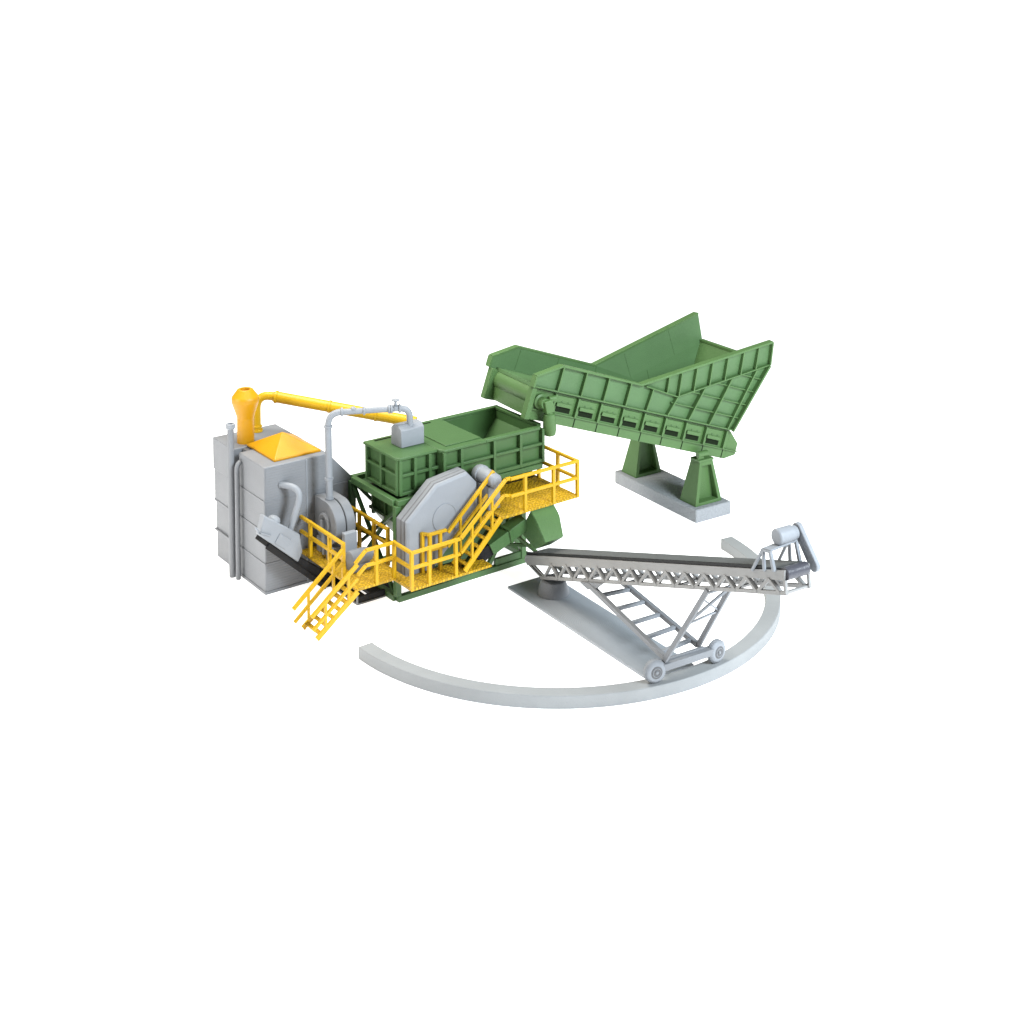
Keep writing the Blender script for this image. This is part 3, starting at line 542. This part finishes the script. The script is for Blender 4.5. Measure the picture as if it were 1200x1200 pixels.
fe = thing('feeder_hopper', FP(2.4, 2.15, -.5), 'large light green sloping feeder trough with flared ribbed hopper on two stands', 'feeder')
for sg, c0, far in ((-1, CN, False), (1, CF, True)):
    ins = -sg; th = Cx*(-sg*.05)                         # thickness goes inward
    fl_ = lambda s, h, f: FP(s, c0+sg*f, h)
    FE, FF = (5.02, 1.42), .27                            # far end of the fold and how far it leans out there
    def lean(s_, h): return FF*max(0, ((s_-3.2)*.39+(h-.40)*1.557)/2.298)
    P_ = lambda s_, h, e=0: FP(s_, c0+sg*(lean(s_, h)+e), h)
    tip = 1.86+(.08 if far else 0); ft = FF*1.45
    w = MB(); w.poly([fl_(-.04, -.01, 0), fl_(-.04, .20, 0), fl_(.45, .475, 0), fl_(2.29, .47, 0), fl_(3.2, .40, 0), fl_(4.757, -.01, 0)], th)
    w.poly([fl_(3.2, .40, 0), fl_(*FE, FF), fl_(4.757, -.01, 0)], th); wo = w.build('side_wall', 'board', fe, 0)
    w = MB(); w.poly([fl_(2.29, .47, 0), fl_(4.82, tip, ft), fl_(*FE, FF), fl_(3.2, .40, 0)], th); wg = w.build('flared_wing', 'board', fe, 0)
    def rim(a, b_, parent, wd=.10, hh=.045, out=.05):
        q = MB(); q.beam(a+Cx*(sg*(wd/2-out)), b_+Cx*(sg*(wd/2-out)), wd, hh, Cx); q.build('rim', 'lgreen', parent, .006)
    for a, b_ in ((fl_(-.05, .0, 0), fl_(-.05, .20, 0)), (fl_(-.05, .20, 0), fl_(.45, .475, 0)), (fl_(.45, .475, 0), fl_(2.29, .465, 0))): rim(a, b_, wo, .14, .04, .055)
    rim(fl_(2.29, .465, 0), fl_(4.82, tip, ft), wg, .14, .04, .055)
    rim(fl_(2.4, .458, 0), fl_(3.2, .40, 0), wo, .08, .025, .005); rim(fl_(3.2, .40, 0), fl_(*FE, FF), wo, .08, .025, .005)
    rim(fl_(4.82, tip, ft), fl_(*FE, FF), wg, .10, .035, .02)
    rim(fl_(5.01, 1.41, FF), fl_(4.757, .0, 0), wo, .12, .04, .02)
    rim(fl_(-.04, .02, 0), fl_(4.757, .02, 0), wo, .08, .025, .01)
    def rib(a, b_, wd=.09, hh=.028, par=None):
        q = MB(); q.beam(a+Cx*(sg*(wd/2-.008)), b_+Cx*(sg*(wd/2-.008)), wd, hh, Cx); q.build('rib', 'lgreen', par or wo, .003)
    def foldh(s_): return .47-.077*(s_-2.29) if s_ < 3.2 else .40+(s_-3.2)*.5604
    for s_ in (.47, 1.0, 1.52, 2.04): rib(P_(s_, .03), P_(s_, .46))
    for s_ in (2.55, 3.07, 3.60, 4.13, 4.62):
        st_ = s_+(.03 if s_ < 3 else .13); rib(P_(s_, .03), P_(st_, foldh(st_)-.01))
    for h in (.27, .55, .83, 1.10):
        sa = 3.2+(h-.40)/.5604+.04 if h > .4 else 3.10; sb = 4.757+.26*h/1.42
        rib(P_(sa, h), P_(sb, h), .06, .02)
    def wlean(s_, h): return (.0105*(s_-2.29)+.1365*(h-.47))/1.036*FF/.15
    for s_ in (2.93, 3.22, 3.51, 3.81, 4.11, 4.42, 4.72):
        hf = foldh(s_); lam = (.47+(tip-.47)/2.53*(s_-2.29)-hf)/(.945+.328*(tip-.47)/2.53)
        s2_, h2_ = s_-.328*lam, hf+.945*lam
        rib(fl_(s_, hf, wlean(s_, hf)), fl_(s2_, h2_, wlean(s2_, h2_)), .08, .026, wg)
    if far:                                               # panel joints on the inside of the far wall
        for a, b_ in (((3.22, .41), (2.98, .82)), ((4.30, 1.02), (4.02, 1.53)), ((3.75, .35), (3.62, .62))):
            g_ = wlean if a[1] >= foldh(a[0])-.01 else lean
            q = MB(); q.beam(fl_(*a, g_(*a))-Cx*.053, fl_(*b_, g_(*b_))-Cx*.053, .012, .006, Lx); q.build('panel_seam', 'green', wg if g_ is wlean else wo, 0)
    # lower channel
    w = MB(); th2 = Cx*(-sg*.10)
    w.poly([fl_(-.01, -.02, -.03), fl_(4.80, -.02, -.03), fl_(4.80, -.56, -.03), fl_(.30, -.56, -.03), fl_(-.01, -.57, -.03)], th2)
    w.poly([fl_(4.80, -.02, -.03), fl_(5.06, -.22, -.03), fl_(5.065, -.44, -.03), fl_(4.80, -.56, -.03)], th2); lo_ = w.build('channel_side', 'lgreen', fe, .005)
    q = MB(); q.beam(fl_(-.01, -.375, -.015), fl_(5.06, -.375, -.015), .05, .022, Cx); q.build('ledge', 'lgreen', lo_, .003)
    q = MB(); q.poly([fl_(-.03, .0, .02), fl_(.07, .0, .02), fl_(.07, -.57, .02), fl_(-.03, -.57, .02)], Cx*(-sg*.14)); q.build('end_flange', 'lgreen', lo_, .006)
    for k in range(9):
        s = .495+.5205*k
        q = MB(); q.beam(fl_(s, -.03, .005), fl_(s, -.365, .005), .08, .035, Cx); q.build('rib', 'lgreen', lo_, .003)
        if k < 8:
            q = MB(); q.poly([fl_(s+.05, -.05, -.025), fl_(s+.44, -.05, -.025), fl_(s+.44, -.19, -.025), fl_(s+.05, -.19, -.025)], Cx*(sg*.02)); q.poly([fl_(s+.07, -.17, -.025), fl_(s+.41, -.17, -.025), fl_(s+.41, -.235, -.025), fl_(s+.07, -.235, -.025)], Cx*(sg*.05)); q.build('pocket_cover', 'lgreen', lo_, .004)
            q = MB(); q.poly([fl_(s+.10, -.245, -.028), fl_(s+.42, -.245, -.028), fl_(s+.42, -.335, -.028), fl_(s+.10, -.335, -.028)], Cx*(sg*.003)); q.build('pocket_slot', 'hole', lo_, 0)
            for ds in (.19, .33):
                q = MB(); q.lathe(fl_(s+ds, -.145, -.006), Cx*sg, [(0, .014), (.008, .014), (.012, .007)], 8); q.build('rivet', 'green', lo_, 0)
        if k: q = MB(); q.poly([fl_(s+.05, -.395, -.03), fl_(s+.072, -.395, -.03), fl_(s+.072, -.56, -.03), fl_(s+.05, -.56, -.03)], Cx*(sg*.003)); q.build('seam', 'hole', lo_, 0)
# panel seams inside the far wall
fs = lambda s_, h, f: FP(s_, CF+f-.052, h)
for a, b_ in (((.52, .45, 0), (.50, .06, 0)), ((1.42, .45, 0), (1.40, .06, 0)), ((2.33, .46, 0), (2.36, .1, 0))):
    q = MB(); q.beam(fs(*a), fs(*b_), .012, .006, Lx); q.build('panel_seam', 'green', fe, 0)
# pan, rear wall, drum, cross plates
q = MB(); q.poly([FP(.10, CN+.05, .03), FP(4.72, CN+.05, .03), FP(4.72, CF-.05, .03), FP(.10, CF-.05, .03)], FP(0, 0, -.06)-FP(0, 0, 0)); q.build('pan', 'board', fe, .004)
q = MB(); q.poly([FP(4.70, CN, -.02), FP(4.96, CN-.24, 1.43), FP(4.96, CF+.24, 1.43), FP(4.70, CF, -.02)], Lx*.05); q.build('rear_wall', 'lgreen', fe, .006)
q = MB(); q.beam(FP(4.98, CN-.20, 1.44), FP(4.98, CF+.22, 1.44), .09, .05, Lx); q.build('rear_rim', 'lgreen', fe, .006)
q = MB(); q.tube([FP(.24, CN+.06, -.17), FP(.24, CF-.06, -.17)], .19, 36); q.build('front_drum', 'lgreen', fe, .004)
q = MB(); q.poly([FP(.10, CN+.07, -.26), FP(.16, CN+.07, -.55), FP(.24, CN+.07, -.55), FP(.18, CN+.07, -.26)], Cx*(CF-CN-.14)); q.build('front_plate', 'lgreen', fe, .005)
q = MB(); q.box((0, 0, 0), (.001, .001, .001)); q.bm.free()
for s in (1.4, 2.8, 4.3):
    q = MB(); q.poly([FP(s, CN+.08, -.44), FP(s+.08, CN+.08, -.44), FP(s+.08, CF-.08, -.44), FP(s, CF-.08, -.44)], FP(0, 0, -.10)-FP(0, 0, 0)); q.build('cross_member', 'green', fe, .004)
# gear motor hanging at the front corner
g0 = FP(.27, CN-.15, -.20)
q = MB(); q.lathe(FP(.22, CN+.03, -.22), -Cx, [(0, .14), (.05, .14), (.07, .10), (.2, .09)], 24); q.lathe(FP(.30, CN-.13, -.13), Lx, [(-.02, .055), (.12, .055)], 16); gm_ = q.build('gearbox', 'lgreen', fe, .004)
q = MB(); q.beam(g0+V(-.02, 0, .06), g0+V(.02, 0, -.16), .17, .15, Lx); q.build('gear_housing', 'lgreen', gm_, .012)
q = MB(); q.lathe(g0+V(.03, 0, -.13), (.03, 0, -1), [(0, .07), (.05, .07), (.07, .10), (.25, .118), (.36, .118), (.44, .10), (.46, .06)], 22); q.build('motor', 'lgreen', gm_, .003)
